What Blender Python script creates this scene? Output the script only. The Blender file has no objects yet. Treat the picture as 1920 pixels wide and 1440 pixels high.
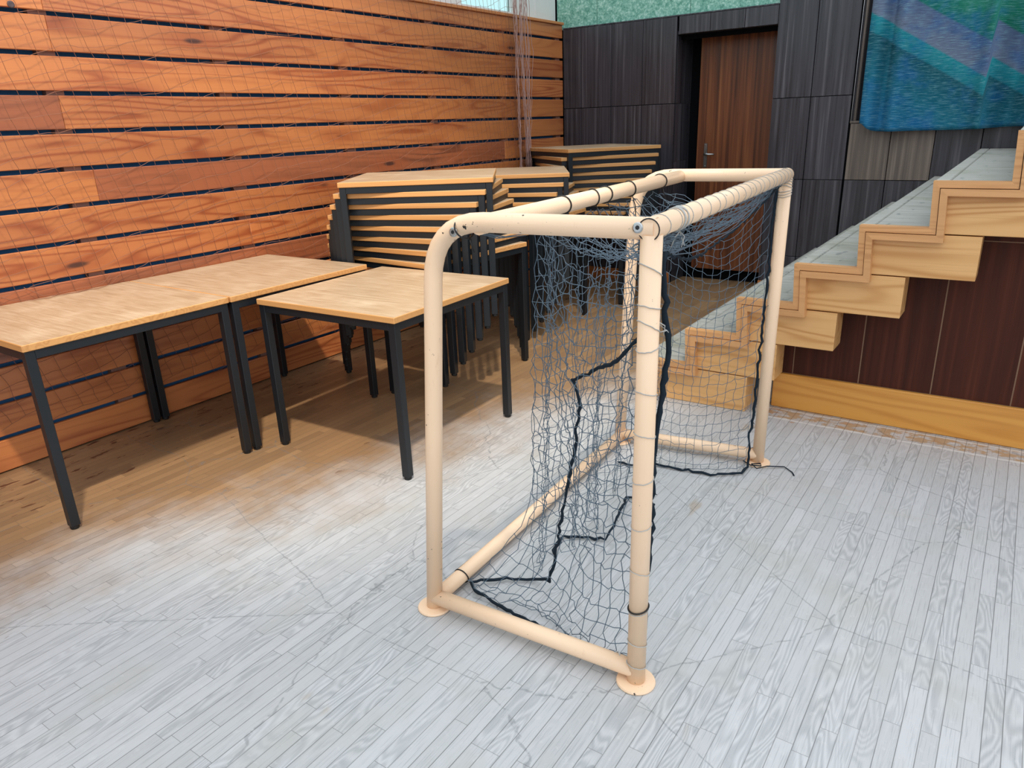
import bpy, math, random
from mathutils import Vector, Matrix
R = math.radians
scn = bpy.context.scene
COL = scn.collection

# ------------------------------------------------------------------ camera, sky, lights, exposure
cam_d = bpy.data.cameras.new('camera'); cam = bpy.data.objects.new('camera', cam_d); COL.objects.link(cam)
cam_d.sensor_fit = 'HORIZONTAL'; cam_d.sensor_width = 36.0; cam_d.lens = 36.0 * 1362.65 / 1920.0
_yaw, _pit, _rol = -0.61302, 0.343776, -0.0378585
_fw = Vector((math.cos(_pit)*math.sin(_yaw), math.cos(_pit)*math.cos(_yaw), -math.sin(_pit)))
_rt = Vector((math.cos(_yaw), -math.sin(_yaw), 0)); _up = _rt.cross(_fw)
_r2 = math.cos(_rol)*_rt + math.sin(_rol)*_up; _u2 = -math.sin(_rol)*_rt + math.cos(_rol)*_up
_m = Matrix((_r2, _u2, -_fw)).transposed().to_4x4(); _m.translation = Vector((3.6053, -6.1027, 1.4051))
cam.matrix_world = _m
cam_d.clip_start = 0.02
scn.camera = cam

def lin(h):
    v = [int(h[i:i+2], 16)/255 for i in (0, 2, 4)]
    return tuple(x/12.92 if x <= .04045 else ((x+.055)/1.055)**2.4 for x in v) + (1.0,)

world = bpy.data.worlds.new('hall_daylight'); scn.world = world; world.use_nodes = True
wt = world.node_tree; wt.nodes.clear()
wo = wt.nodes.new('ShaderNodeOutputWorld'); wb = wt.nodes.new('ShaderNodeBackground')
tc = wt.nodes.new('ShaderNodeTexCoord'); sx = wt.nodes.new('ShaderNodeSeparateXYZ'); rp = wt.nodes.new('ShaderNodeValToRGB')
mr = wt.nodes.new('ShaderNodeMapRange'); mr.inputs[1].default_value = -1; mr.inputs[2].default_value = 1
wt.links.new(tc.outputs['Generated'], sx.inputs[0]); wt.links.new(sx.outputs[2], mr.inputs[0]); wt.links.new(mr.outputs[0], rp.inputs[0])
WORLD_STOPS = [(0.0, (.20, .18, .17, 1)), (0.495, (.27, .26, .26, 1)), (0.535, (.58, .61, .66, 1)), (0.62, (.74, .79, .86, 1)), (0.80, (.96, 1.01, 1.08, 1)), (1.0, (1.0, 1.06, 1.14, 1))]
cr = rp.color_ramp
while len(cr.elements) < len(WORLD_STOPS): cr.elements.new(.5)
for e, (p, c) in zip(cr.elements, WORLD_STOPS): e.position = p; e.color = c
wt.links.new(rp.outputs[0], wb.inputs[0]); wb.inputs[1].default_value = 1.45
wt.links.new(wb.outputs[0], wo.inputs[0])

def aim(o, p, q):
    o.location = p
    o.rotation_euler = (Vector(q)-Vector(p)).to_track_quat('-Z', 'Y').to_euler()
key_d = bpy.data.lights.new('ceiling_spotlight', 'SPOT'); key = bpy.data.objects.new('ceiling_spotlight', key_d); COL.objects.link(key)
key_d.energy = 2900; key_d.color = (1.0, .87, .70); key_d.spot_size = R(30); key_d.spot_blend = .75; key_d.shadow_soft_size = .16
aim(key, (4.35, -6.95, 8.1), (.35, -3.35, .5))

vs = scn.view_settings
vs.view_transform = 'Standard'; vs.look = 'None'; vs.gamma = 1.0; vs.use_curve_mapping = False; vs.exposure = 0.16
scn.display_settings.display_device = 'sRGB'

# ------------------------------------------------------------------ helpers
class MB:
    """collects shapes and links them as ONE mesh object"""
    def __init__(s): s.v = []; s.f = []; s.m = []; s.sm = []
    def add(s, vs, fs, mi=0, smooth=False):
        b = len(s.v); s.v += [tuple(v) for v in vs]
        for f in fs: s.f.append(tuple(i+b for i in f)); s.m.append(mi); s.sm.append(smooth)
    def box(s, x0, x1, y0, y1, z0, z1, mi=0, bev=0.0, top=None):
        if bev <= 0:
            v = [(x, y, z) for z in (z0, z1) for y in (y0, y1) for x in (x0, x1)]
            f = [(0, 2, 3, 1), (0, 1, 5, 4), (1, 3, 7, 5), (3, 2, 6, 7), (2, 0, 4, 6)]
            s.add(v, f, mi); s.add(v, [(4, 5, 7, 6)], mi if top is None else top)
            return
        b = bev; v = []; idx = {}
        for k in range(8):
            X = x1 if k & 1 else x0; Y = y1 if k & 2 else y0; Z = z1 if k & 4 else z0
            ix = -b if k & 1 else b; iy = -b if k & 2 else b; iz = -b if k & 4 else b
            idx[k] = len(v)
            v += [(X, Y+iy, Z+iz), (X+ix, Y, Z+iz), (X+ix, Y+iy, Z)]
        def q(a, ax): return idx[a]+ax
        F = []
        F.append(tuple(q(k, 0) for k in (0, 4, 6, 2))); F.append(tuple(q(k, 0) for k in (1, 3, 7, 5)))
        F.append(tuple(q(k, 1) for k in (0, 1, 5, 4))); F.append(tuple(q(k, 1) for k in (2, 6, 7, 3)))
        F.append(tuple(q(k, 2) for k in (0, 2, 3, 1))); T = tuple(q(k, 2) for k in (4, 5, 7, 6))
        for a, c, ax in ((0, 1, 0), (2, 3, 0), (4, 5, 0), (6, 7, 0), (0, 2, 1), (1, 3, 1), (4, 6, 1), (5, 7, 1), (0, 4, 2), (1, 5, 2), (2, 6, 2), (3, 7, 2)):
            o = [i for i in range(3) if i != ax]
            F.append((q(a, o[0]), q(a, o[1]), q(c, o[1]), q(c, o[0])))
        for k in range(8): F.append((q(k, 0), q(k, 1), q(k, 2)))
        s.add(v, F, mi); s.add(v, [T], mi if top is None else top)
    def prism(s, poly, ax, a, b, mi=0):
        """poly = 2D outline; ax = axis it is pushed along from a to b"""
        n = len(poly)
        def P(p, t):
            return {0: (t, p[0], p[1]), 1: (p[0], t, p[1]), 2: (p[0], p[1], t)}[ax]
        v = [P(p, a) for p in poly]+[P(p, b) for p in poly]
        f = [tuple(range(n)), tuple(range(2*n-1, n-1, -1))]+[(i, (i+1) % n, n+(i+1) % n, n+i) for i in range(n)]
        s.add(v, f, mi)
    def tube(s, pts, r, n=12, mi=0, caps=True, closed=False, smooth=True):
        pts = [Vector(p) for p in pts]; m = len(pts)
        rs = r if isinstance(r, (list, tuple)) else [r]*m
        def tang(i):
            if closed: d = pts[(i+1) % m]-pts[i-1]
            else: d = pts[min(i+1, m-1)]-pts[max(i-1, 0)]
            return d.normalized() if d.length > 1e-9 else Vector((0, 0, 1))
        t0 = tang(0); a = Vector((0, 0, 1)) if abs(t0.z) < .9 else Vector((1, 0, 0))
        nrm = (a-t0*a.dot(t0)).normalized(); v = []
        for i in range(m):
            t = tang(i); nrm = nrm-t*nrm.dot(t)
            nrm = nrm.normalized() if nrm.length > 1e-6 else t.orthogonal().normalized()
            bn = t.cross(nrm)
            for k in range(n):
                w = 2*math.pi*k/n; v.append(pts[i]+(nrm*math.cos(w)+bn*math.sin(w))*rs[i])
        f = []
        for i in range(m if closed else m-1):
            j = (i+1) % m
            for k in range(n):
                l = (k+1) % n; f.append((i*n+k, i*n+l, j*n+l, j*n+k))
        s.add(v, f, mi, smooth)
        if caps and not closed:
            b = len(s.v)-len(v)
            s.f.append(tuple(b+k for k in range(n-1, -1, -1))); s.m.append(mi); s.sm.append(False)
            s.f.append(tuple(b+(m-1)*n+k for k in range(n))); s.m.append(mi); s.sm.append(False)
    def string(s, a, b, c, r):
        """thin three-sided cord through three points"""
        s.tube([a, b, c], r, 3, caps=False, smooth=True)
    def lathe(s, prof, base, axis=(0, 0, 1), n=28, mi=0, smooth=False):
        ax = Vector(axis).normalized(); p = ax.orthogonal().normalized(); q = ax.cross(p); base = Vector(base)
        v = []
        for (rr, h) in prof:
            for k in range(n):
                w = 2*math.pi*k/n; v.append(base+ax*h+(p*math.cos(w)+q*math.sin(w))*rr)
        f = []
        for i in range(len(prof)-1):
            for k in range(n):
                l = (k+1) % n; f.append((i*n+k, i*n+l, (i+1)*n+l, (i+1)*n+k))
        f.append(tuple(range(n-1, -1, -1))); f.append(tuple((len(prof)-1)*n+k for k in range(n)))
        s.add(v, f, mi, smooth)
    def build(s, name, mats, parent=None, tone=None):
        me = bpy.data.meshes.new(name); me.from_pydata(s.v, [], s.f)
        for m in (mats if isinstance(mats, (list, tuple)) else [mats]): me.materials.append(m)
        me.polygons.foreach_set('material_index', s.m); me.polygons.foreach_set('use_smooth', s.sm)
        me.update(); me.validate()
        o = bpy.data.objects.new(name, me); COL.objects.link(o)
        if parent is not None: o.parent = parent
        return o

def tag(o, label=None, cat=None, group=None, kind=None):
    if label: o['label'] = label
    if cat: o['category'] = cat
    if group: o['group'] = group
    if kind: o['kind'] = kind
    return o
def thing(name, label, cat, loc=(0, 0, 0), rz=0, group=None):
    o = bpy.data.objects.new(name, None); COL.objects.link(o); o.location = loc; o.rotation_euler = (0, 0, rz)
    o.empty_display_size = .1
    return tag(o, label, cat, group)
def struct(name, mb, mats, parent=None, label=None):
    o = mb.build(name, mats, parent)
    if parent is None: o['kind'] = 'structure'
    if label: o['label'] = label
    return o
def copy_tree(o, parent=None):
    c = o.copy(); COL.objects.link(c)
    if parent is not None: c.parent = parent
    for ch in list(o.children): copy_tree(ch, c)
    return c

class G:
    """small node-graph builder around one Principled surface"""
    def __init__(s, name, rough=.5, spec=.5, metal=0.0):
        s.m = bpy.data.materials.new(name); s.m.use_nodes = True; s.t = s.m.node_tree
        s.p = s.t.nodes['Principled BSDF']
        s.p.inputs['Roughness'].default_value = rough; s.p.inputs['Specular IOR Level'].default_value = spec; s.p.inputs['Metallic'].default_value = metal
    def put(s, sock, v):
        if isinstance(v, bpy.types.NodeSocket): s.t.links.new(v, sock)
        else:
            if sock.type == 'VECTOR' and not hasattr(v, '__len__'): v = (v, v, v)
            sock.default_value = v
    def n(s, typ, out=0, props=None, **ins):
        nd = s.t.nodes.new(typ)
        for k, v in (props or {}).items(): setattr(nd, k, v)
        for k, v in ins.items():
            s.put(nd.inputs[int(k[1:]) if k[0] == 'i' and k[1:].isdigit() else k], v)
        return nd.outputs[out]
    def obj(s): return s.n('ShaderNodeTexCoord', 3)
    def xyz(s, v):
        nd = s.t.nodes.new('ShaderNodeSeparateXYZ'); s.put(nd.inputs[0], v); return nd.outputs[0], nd.outputs[1], nd.outputs[2]
    def vec(s, x=0.0, y=0.0, z=0.0): return s.n('ShaderNodeCombineXYZ', i0=x, i1=y, i2=z)
    def ma(s, op, a, b=0.0, c=0.0, clamp=False): return s.n('ShaderNodeMath', props={'operation': op, 'use_clamp': clamp}, i0=a, i1=b, i2=c)
    def vm(s, op, a, b): return s.n('ShaderNodeVectorMath', props={'operation': op}, i0=a, i1=b)
    def noise(s, v, scale=1.0, detail=2.0, rough=.5, dist=0.0):
        return s.n('ShaderNodeTexNoise', 0, Vector=v, Scale=scale, Detail=detail, Roughness=rough, Distortion=dist)
    def white(s, v): return s.n('ShaderNodeTexWhiteNoise', 0, props={'noise_dimensions': '3D'}, Vector=v)
    def ramp(s, f, stops, interp='LINEAR'):
        nd = s.t.nodes.new('ShaderNodeValToRGB'); s.put(nd.inputs[0], f); c = nd.color_ramp; c.interpolation = interp
        while len(c.elements) < len(stops): c.elements.new(.5)
        for e, (p, col) in zip(c.elements, stops):
            e.position = p; e.color = lin(col) if isinstance(col, str) else (col if hasattr(col, '__len__') else (col, col, col, 1))
        return nd.outputs[0]
    def mix(s, f, a, b, blend='MIX'):
        nd = s.t.nodes.new('ShaderNodeMix'); nd.data_type = 'RGBA'; nd.blend_type = blend
        s.put(nd.inputs[0], f)
        for i, v in ((6, a), (7, b)): s.put(nd.inputs[i], lin(v) if isinstance(v, str) else v)
        return nd.outputs[2]
    def sst(s, v, a, b): return s.n('ShaderNodeMapRange', props={'interpolation_type': 'SMOOTHSTEP'}, i0=v, i1=a, i2=b)
    def island(s): return s.n('ShaderNodeNewGeometry', 8)
    def rnd(s): return s.n('ShaderNodeObjectInfo', 5)
    def out(s, col, rough=None, bump=None, bstr=.3, bdist=.002):
        s.put(s.p.inputs['Base Color'], lin(col) if isinstance(col, str) else col)
        if rough is not None: s.put(s.p.inputs['Roughness'], rough)
        if bump is not None: s.put(s.p.inputs['Normal'], s.n('ShaderNodeBump', Strength=bstr, Distance=bdist, Height=bump))
        return s.m

# ------------------------------------------------------------------ materials
def wood(name, ax, light, mid, dark, rough=.45, spec=.4, across=26.0, per='island', knots=0.0, heart=None, ringamp=.55, tonevar=.25, bands=9.0, along=.55, sharp=2.2):
    """long-grained wood; ax = grain axis; the ring lines follow a stretched noise"""
    g = G(name, rough, spec); x, y, z = g.xyz(g.obj())
    a, b, c = {'x': (x, z, y), 'y': (y, z, x), 'z': (z, x, y)}[ax]
    r = g.island() if per == 'island' else g.rnd()
    off = g.ma('MULTIPLY', r, 37.0)
    v1 = g.vec(g.ma('ADD', g.ma('MULTIPLY', a, along), off), g.ma('ADD', g.ma('MULTIPLY', b, across*.24), off), g.ma('MULTIPLY', c, across*.24))
    n1 = g.noise(v1, 1.0, 1.5, .45, .15)
    ring = g.ma('SINE', g.ma('MULTIPLY', n1, bands*6.28))
    ring = g.ma('POWER', g.ma('ADD', g.ma('MULTIPLY', ring, .5), .5), sharp)
    v2 = g.vec(g.ma('ADD', g.ma('MULTIPLY', a, 3.0), off), g.ma('MULTIPLY', b, across*7), g.ma('MULTIPLY', c, across*7))
    n2 = g.noise(v2, 1.0, 3.0, .6)
    zone = g.sst(g.noise(g.vec(g.ma('ADD', g.ma('MULTIPLY', a, .7), off), g.ma('MULTIPLY', b, across*.2), off), 1.0, 1.0), .42, .62)
    base, deep = lin(light), lin(mid)
    if heart:
        hz = g.ma('MULTIPLY', g.ma('MAXIMUM', g.sst(r, .70, .78), g.ma('MULTIPLY', zone, .35)), .75)
        base = g.mix(hz, light, heart); deep = g.mix(g.sst(r, .70, .78), mid, dark)
    col = g.mix(g.ma('MULTIPLY', g.ma('MULTIPLY', ring, g.ma('ADD', .25, g.ma('MULTIPLY', zone, .75))), ringamp), base, deep)
    col = g.mix(g.ma('MULTIPLY', g.sst(n2, .52, .78), .35), col, deep)
    tv = g.ma('ADD', 1-tonevar*.5, g.ma('MULTIPLY', g.white(g.vec(off, 3.3, 1.7)), tonevar))
    col = g.mix(1.0, col, g.vec(tv, tv, tv), 'MULTIPLY')
    if knots:
        vv = g.vec(g.ma('MULTIPLY', a, 1.5), g.ma('MULTIPLY', b, 6.2), off)
        d = g.n('ShaderNodeTexVoronoi', 0, Vector=vv, Scale=1.0)
        vor = g.t.nodes[-1]
        pick = g.sst(g.white(vor.outputs[2]), 1-knots, 1-knots+.02)
        k = g.ma('MULTIPLY', g.sst(d, .11, .045), pick)
        halo = g.ma('MULTIPLY', g.sst(d, .42, .10), g.ma('MULTIPLY', pick, .5))
        col = g.mix(halo, col, mid); col = g.mix(g.ma('MULTIPLY', k, .9), col, dark)
    return g.out(col, None, ring, .12, .001)

def plain(name, col, rough=.5, spec=.5, metal=0.0, var=.08, scale=30):
    g = G(name, rough, spec, metal); n = g.noise(g.obj(), scale, 3)
    k = g.ma('ADD', 1-var, g.ma('MULTIPLY', n, 2*var))
    return g.out(g.mix(1.0, lin(col), g.vec(k, k, k), 'MULTIPLY'))

M = {}
M['slat'] = wood('pine_slats', 'y', 'c67c46', '944926', '3c2420', .34, .75, 24, knots=.55, heart='935038', ringamp=.85, tonevar=.24, bands=12, along=.6, sharp=3.2)
M['cap_wood'] = wood('pine_cap', 'y', 'c58250', 'a86a40', '4a2a22', .5, .4)
M['batten'] = plain('rough_batten', '8a6a60', .8)
M['plug'] = plain('grey_wood_plug', '54474a', .7)
M['navy'] = plain('dark_blue_backing', '3f7ab0', .7, .3)
M['stair_pine'] = wood('varnished_stair_pine', 'x', 'dfae72', 'bd8244', '6a4426', .35, .5, 24, ringamp=.8, tonevar=.12, bands=12)
M['trim_pine'] = wood('varnished_molding', 'x', 'd6a06a', 'b47c48', '6a4426', .35, .5, 60, tonevar=.12)
M['baseboard'] = wood('amber_baseboard', 'x', 'd89a48', 'b97428', '6a4426', .32, .5, 22, ringamp=.5, tonevar=.1)
M['red_base'] = wood('reddish_baseboard', 'x', 'b8743f', '96542a', '6a4426', .4, .4, 30, tonevar=.1)
M['edge'] = wood('table_lipping', 'x', 'c9955c', 'ab7642', '6a4426', .5, .4, 60, per='rnd', tonevar=.3)
M['steel'] = plain('black_painted_steel', '10171d', .42, .5, 0.0, .12)
M['rubber'] = plain('black_plastic', '0a0d10', .5)
M['chrome'] = plain('dull_chrome', 'b0b4b4', .3, .5, 1.0, .05)
M['black_tie'] = plain('black_cable_tie', '0b0c0e', .45)
M['twine'] = plain('grey_twine', 'b4b4b0', .85, .2, 0, .2, 300)
M['rope'] = plain('dark_border_rope', '1a2630', .85, .2, 0, .35, 220)
M['cord'] = plain('blue_grey_net_cord', '586a78', .6, .4, 0, .35, 60)
M['wallcord'] = plain('tan_safety_net_cord', '8a5c46', .6, .4, 0, .1, 40)
M['bunchcord'] = plain('bunched_net_cord', 'b09088', .6, .4, 0, .15, 40)  # lighter than the hanging net cord: window light painted into the colour
M['whitecord'] = plain('bleached_net_cord', 'cfc8c8', .6, .4, 0, .1, 40)
M['white_paint'] = plain('white_window_paint', 'e6e8e6', .4, .5, 0, .03)
M['aqua_pane'] = plain('pale_aqua_blind', 'bfe6e2', .3, .5, 0, .04, 6)
M['void'] = plain('dark_void', '0c0d10', .9, .1)

def table_top_mat():
    g = G('pale_wood_laminate', .38, .5); x, y, z = g.xyz(g.obj()); r = g.ma('MULTIPLY', g.rnd(), 31.0)
    n = g.noise(g.vec(g.ma('ADD', g.ma('MULTIPLY', x, 5.0), r), g.ma('ADD', g.ma('MULTIPLY', y, 60.0), r), 0.0), 1.0, 4.0, .65)
    n2 = g.noise(g.vec(g.ma('ADD', x, r), y, 0.0), 5.0, 3.0)
    c = g.ramp(n, [(.3, 'a08466'), (.5, 'b3997b'), (.75, 'c2ad92')])
    c = g.mix(g.ma('MULTIPLY', g.sst(n2, .5, .75), .4), c, 'd8c4a8')
    return g.out(c, g.ma('ADD', .28, g.ma('MULTIPLY', n2, .22)), n, .08, .0006)
M['laminate'] = table_top_mat()

def paint_mat():
    g = G('chipped_cream_paint', .33, .5); p = g.obj()
    n = g.noise(p, 55.0, 4.0, .6); n2 = g.noise(p, 9.0, 2.0)
    chip = g.ma('MULTIPLY', g.sst(n, .675, .69), g.sst(n2, .50, .58))
    dirt = g.noise(g.vm('MULTIPLY', p, (60, 60, 14)), 1.0, 5.0, .7)
    c = g.mix(g.ma('MULTIPLY', g.sst(dirt, .58, .8), .35), 'f4d3b0', 'cfa07a')
    c = g.mix(chip, c, '2a2622')
    return g.out(c, None, chip, .2, .0006)
M['paint'] = paint_mat()

def floor_mat():
    g = G('worn_strip_parquet', .36, .5); x, y, z = g.xyz(g.obj())
    W, L = .0405, .36
    u = g.ma('DIVIDE', x, W); row = g.ma('FLOOR', u); fu = g.ma('SUBTRACT', u, row)
    ro = g.white(g.vec(row, 5.5, .5)); v = g.ma('ADD', g.ma('DIVIDE', y, L), g.ma('MULTIPLY', ro, 7.0)); colm = g.ma('FLOOR', v); fv = g.ma('SUBTRACT', v, colm)
    r1 = g.white(g.vec(row, colm, .5)); r2 = g.white(g.vec(row, colm, 9.5))
    eu = g.ma('MULTIPLY', g.ma('MINIMUM', fu, g.ma('SUBTRACT', 1.0, fu)), W)
    ev = g.ma('MULTIPLY', g.ma('MINIMUM', fv, g.ma('SUBTRACT', 1.0, fv)), L)
    jt = g.ma('MAXIMUM', g.ma('MULTIPLY', g.sst(eu, .0016, .0004), g.ma('ADD', .5, g.ma('MULTIPLY', ro, .5))), g.ma('MULTIPLY', g.sst(ev, .0011, .0003), .7))
    o1 = g.ma('MULTIPLY', r1, 91.0)
    gv = g.vec(g.ma('ADD', g.ma('MULTIPLY', x, 17.0), o1), g.ma('ADD', g.ma('MULTIPLY', y, 3.2), o1), 0.0)
    ring = g.ma('SINE', g.ma('MULTIPLY', g.noise(gv, 1.0, 1.0, .4, .3), 75.0))
    ring = g.ma('MULTIPLY', g.ma('ADD', g.ma('MULTIPLY', ring, .5), .5), g.sst(r2, .35, .75))
    st = g.noise(g.vec(g.ma('ADD', g.ma('MULTIPLY', x, 320.0), o1), g.ma('MULTIPLY', y, 9.0), 0.0), 1.0, 3.0, .6)
    blot = g.noise(g.vec(x, y, 3.0), 3.2, 4.0, .6); fine = g.noise(g.vec(x, y, 1.0), 38.0, 3.0, .6)
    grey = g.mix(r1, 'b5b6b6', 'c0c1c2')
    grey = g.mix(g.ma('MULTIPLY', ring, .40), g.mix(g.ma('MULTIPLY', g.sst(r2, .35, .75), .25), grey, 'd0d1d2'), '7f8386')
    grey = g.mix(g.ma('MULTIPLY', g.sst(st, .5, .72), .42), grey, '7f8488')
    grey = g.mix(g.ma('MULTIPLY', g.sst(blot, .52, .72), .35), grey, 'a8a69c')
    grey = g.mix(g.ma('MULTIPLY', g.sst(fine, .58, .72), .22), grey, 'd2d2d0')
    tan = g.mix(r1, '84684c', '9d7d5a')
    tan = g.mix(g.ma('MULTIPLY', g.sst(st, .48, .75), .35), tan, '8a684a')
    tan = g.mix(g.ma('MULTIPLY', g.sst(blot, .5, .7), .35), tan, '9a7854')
    # surviving varnish along the slatted wall, with warm reflection and table shade painted in
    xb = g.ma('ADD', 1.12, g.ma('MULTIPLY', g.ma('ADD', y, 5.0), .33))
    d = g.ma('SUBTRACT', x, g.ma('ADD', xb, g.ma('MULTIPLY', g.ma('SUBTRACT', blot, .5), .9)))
    warm_tan = g.sst(d, .42, -.42)
    col = g.mix(warm_tan, grey, tan)
    # bare dark gouges near the wall
    gg = g.noise(g.vec(g.ma('MULTIPLY', x, 26.0), g.ma('MULTIPLY', y, 7.0), 7.0), 1.0, 3.0, .65)
    near = g.sst(x, .95, .05)
    gouge = g.sst(g.ma('ADD', gg, g.ma('MULTIPLY', near, .12)), .70, .735)
    col = g.mix(g.ma('MULTIPLY', gouge, g.sst(x, 1.7, .9)), col, '5e3c2a')
    # border blocks in front of the stair baseboard: patches of old varnish and paint smears
    bx = g.sst(x, 2.62, 2.70); bo = g.ma('MULTIPLY', bx, g.ma('MULTIPLY', g.sst(y, -2.672, -2.664), g.sst(y, -2.47, -2.48)))
    pn = g.noise(g.vec(g.ma('MULTIPLY', x, 14.0), g.ma('MULTIPLY', y, 22.0), 5.0), 1.0, 3.0, .65)
    col = g.mix(g.ma('MULTIPLY', bo, g.sst(pn, .44, .56)), col, 'b0967a')
    sm = g.ma('MULTIPLY', bx, g.sst(g.ma('ABSOLUTE', g.ma('SUBTRACT', g.ma('ADD', y, 2.672), g.ma('MULTIPLY', g.ma('SUBTRACT', pn, .5), .03))), .014, .004))
    sm2 = g.ma('MULTIPLY', bx, g.sst(g.ma('ABSOLUTE', g.ma('SUBTRACT', g.ma('ADD', y, 2.545), g.ma('MULTIPLY', g.ma('SUBTRACT', pn, .5), .03))), .016, .006))
    spot = g.ma('MULTIPLY', bx, g.ma('MULTIPLY', g.sst(g.noise(g.vec(g.ma('MULTIPLY', x, 9.0), g.ma('MULTIPLY', y, 16.0), 11.0), 1.0, 3.0), .60, .66), g.sst(y, -2.80, -2.72)))
    col = g.mix(g.ma('MULTIPLY', spot, .8), col, 'b08a66')
    col = g.mix(g.ma('MAXIMUM', sm, g.ma('MULTIPLY', sm2, .7)), col, 'cfd0cf')
    bl = g.ma('MULTIPLY', bo, g.sst(g.ma('ABSOLUTE', g.ma('SUBTRACT', g.ma('ADD', y, 2.535), 0.0)), .0035, .001))
    # long scuff lines
    sc = g.n('ShaderNodeTexVoronoi', 0, props={'feature': 'DISTANCE_TO_EDGE'}, Vector=g.vec(x, g.ma('MULTIPLY', y, 1.4), g.ma('MULTIPLY', blot, .25)), Scale=.9)
    scf = g.ma('MULTIPLY', g.sst(sc, .004, .001), g.sst(fine, .38, .52))
    col = g.mix(g.ma('MULTIPLY', scf, .45), col, '6d7274')
    st2 = g.noise(g.vec(g.ma('MULTIPLY', x, 5.0), g.ma('MULTIPLY', y, 2.0), 15.0), 1.0, 3.0, .6)
    col = g.mix(g.ma('MULTIPLY', g.sst(st2, .70, .76), .5), col, 'a08a6c')
    col = g.mix(g.ma('MULTIPLY', g.ma('MAXIMUM', jt, bl), .85), col, '4b4c4c')
    rough = g.ma('ADD', .30, g.ma('MULTIPLY', fine, .2))
    return g.out(col, rough, g.ma('SUBTRACT', g.ma('MULTIPLY', ring, .15), jt), .12, .0008)
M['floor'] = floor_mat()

def panel_mat(name, a, b, c, rough=.34):
    g = G(name, rough, .5); x, y, z = g.xyz(g.obj()); off = g.ma('MULTIPLY', g.island(), 53.0)
    n = g.noise(g.vec(g.ma('ADD', g.ma('MULTIPLY', x, 38.0), off), g.ma('MULTIPLY', y, 38.0), g.ma('ADD', g.ma('MULTIPLY', z, .8), off)), 1.0, 3.0, .6, .2)
    n2 = g.noise(g.vec(g.ma('ADD', g.ma('MULTIPLY', x, 7.0), off), 0.0, g.ma('MULTIPLY', z, .5)), 1.0, 2.0)
    col = g.ramp(n, [(.3, a), (.55, b), (.8, c)])
    k = g.ma('ADD', .62, g.ma('ADD', g.ma('MULTIPLY', n2, .5), g.ma('MULTIPLY', g.white(g.vec(off, 1.0, 2.0)), .3)))
    col = g.mix(1.0, col, g.vec(k, k, k), 'MULTIPLY')
    return g.out(col, g.ma('ADD', rough-.06, g.ma('MULTIPLY', n, .16)))
M['panel'] = panel_mat('dark_stained_panels', '26252a', '3c3b41', '6a686c', .27)
M['panel_tan'] = panel_mat('weathered_brown_panels', '4c4540', '6a5f56', '8d8074')
M['panel_low'] = panel_mat('mahogany_panels', '3a1c14', '4a2418', '5e3222', .62)
M['panel_low'].node_tree.nodes['Principled BSDF'].inputs['Specular IOR Level'].default_value = .2
M['door'] = panel_mat('walnut_door', '45261a', '7a4628', '9c653c', .34)
M['seam'] = plain('pale_seam', '8f6f56', .7)

def green_mat():
    g = G('green_textured_board', .8, .3); p = g.obj(); n = g.noise(p, 70.0, 4.0, .7); n2 = g.noise(p, 22.0, 2.0)
    return g.out(g.ramp(g.ma('ADD', g.ma('MULTIPLY', n, .7), g.ma('MULTIPLY', n2, .3)), [(.36, '55927f'), (.5, '82bba8'), (.64, 'bfe4d6')]), None, n, .5, .006)
M['green'] = green_mat()

def tread_mat():
    g = G('worn_grey_tread', .5, .35); x, y, z = g.xyz(g.obj())
    n = g.noise(g.vec(g.ma('MULTIPLY', x, 3.0), g.ma('MULTIPLY', y, 110.0), 0.0), 1.0, 4.0, .65); n2 = g.noise(g.vec(x, y, z), 4.0, 4.0, .6)
    c = g.ramp(n, [(.3, '77766f'), (.5, 'a4a39b'), (.75, 'd2d0ca')])
    c = g.mix(g.ma('MULTIPLY', g.sst(n2, .45, .7), .5), c, '8a8a72')
    c = g.mix(g.ma('MULTIPLY', g.sst(g.noise(g.vec(g.ma('MULTIPLY', x, 9.0), g.ma('MULTIPLY', y, 3.0), z), 3.0, 3.0), .62, .7), .5), c, '5f6866')
    return g.out(c, None)
M['tread'] = tread_mat()

def curtain_mat():
    g = G('woven_teal_curtain', .85, .25); x, y, z = g.xyz(g.n('ShaderNodeUVMap', 0)); 
    w = g.noise(g.vec(g.ma('MULTIPLY', x, 14.0), g.ma('MULTIPLY', y, 260.0), 0.0), 1.0, 3.0, .7)
    bl = g.noise(g.vec(x, y, 0.0), 5.0, 3.0, .6)
    fine = g.noise(g.vec(x, y, 0.0), 190.0, 2.0, .6)
    d = g.ma('ADD', g.ma('ADD', y, g.ma('MULTIPLY', x, .62)), g.ma('MULTIPLY', g.ma('SUBTRACT', fine, .5), .02))
    band = g.ramp(g.n('ShaderNodeMapRange', i0=d, i1=0.0, i2=2.0),
                  [(0.0, '2279ac'), (.22, '196c98'), (.34, '146a82'), (.468, '0c5362'), (.474, '157a8a'), (.524, '1a8894'), (.529, '6c7890'), (.630, '546688'), (.636, '12705c'), (.80, '2f8a74')], 'LINEAR')
    c = g.mix(g.ma('MULTIPLY', g.sst(bl, .45, .7), .55), band, '1a5fa0')
    c = g.mix(g.ma('MULTIPLY', g.sst(w, .50, .68), .5), c, '8fc4cc')
    c = g.mix(g.ma('MULTIPLY', g.sst(w, .47, .3), .6), c, '08303e')
    return g.out(c, None, w, .5, .003)
M['curtain'] = curtain_mat()

# ------------------------------------------------------------------ the setting
f = MB(); f.box(-.6, 8.0, -11.0, .6, -.12, 0.0); struct('floor', f, M['floor'])

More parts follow.
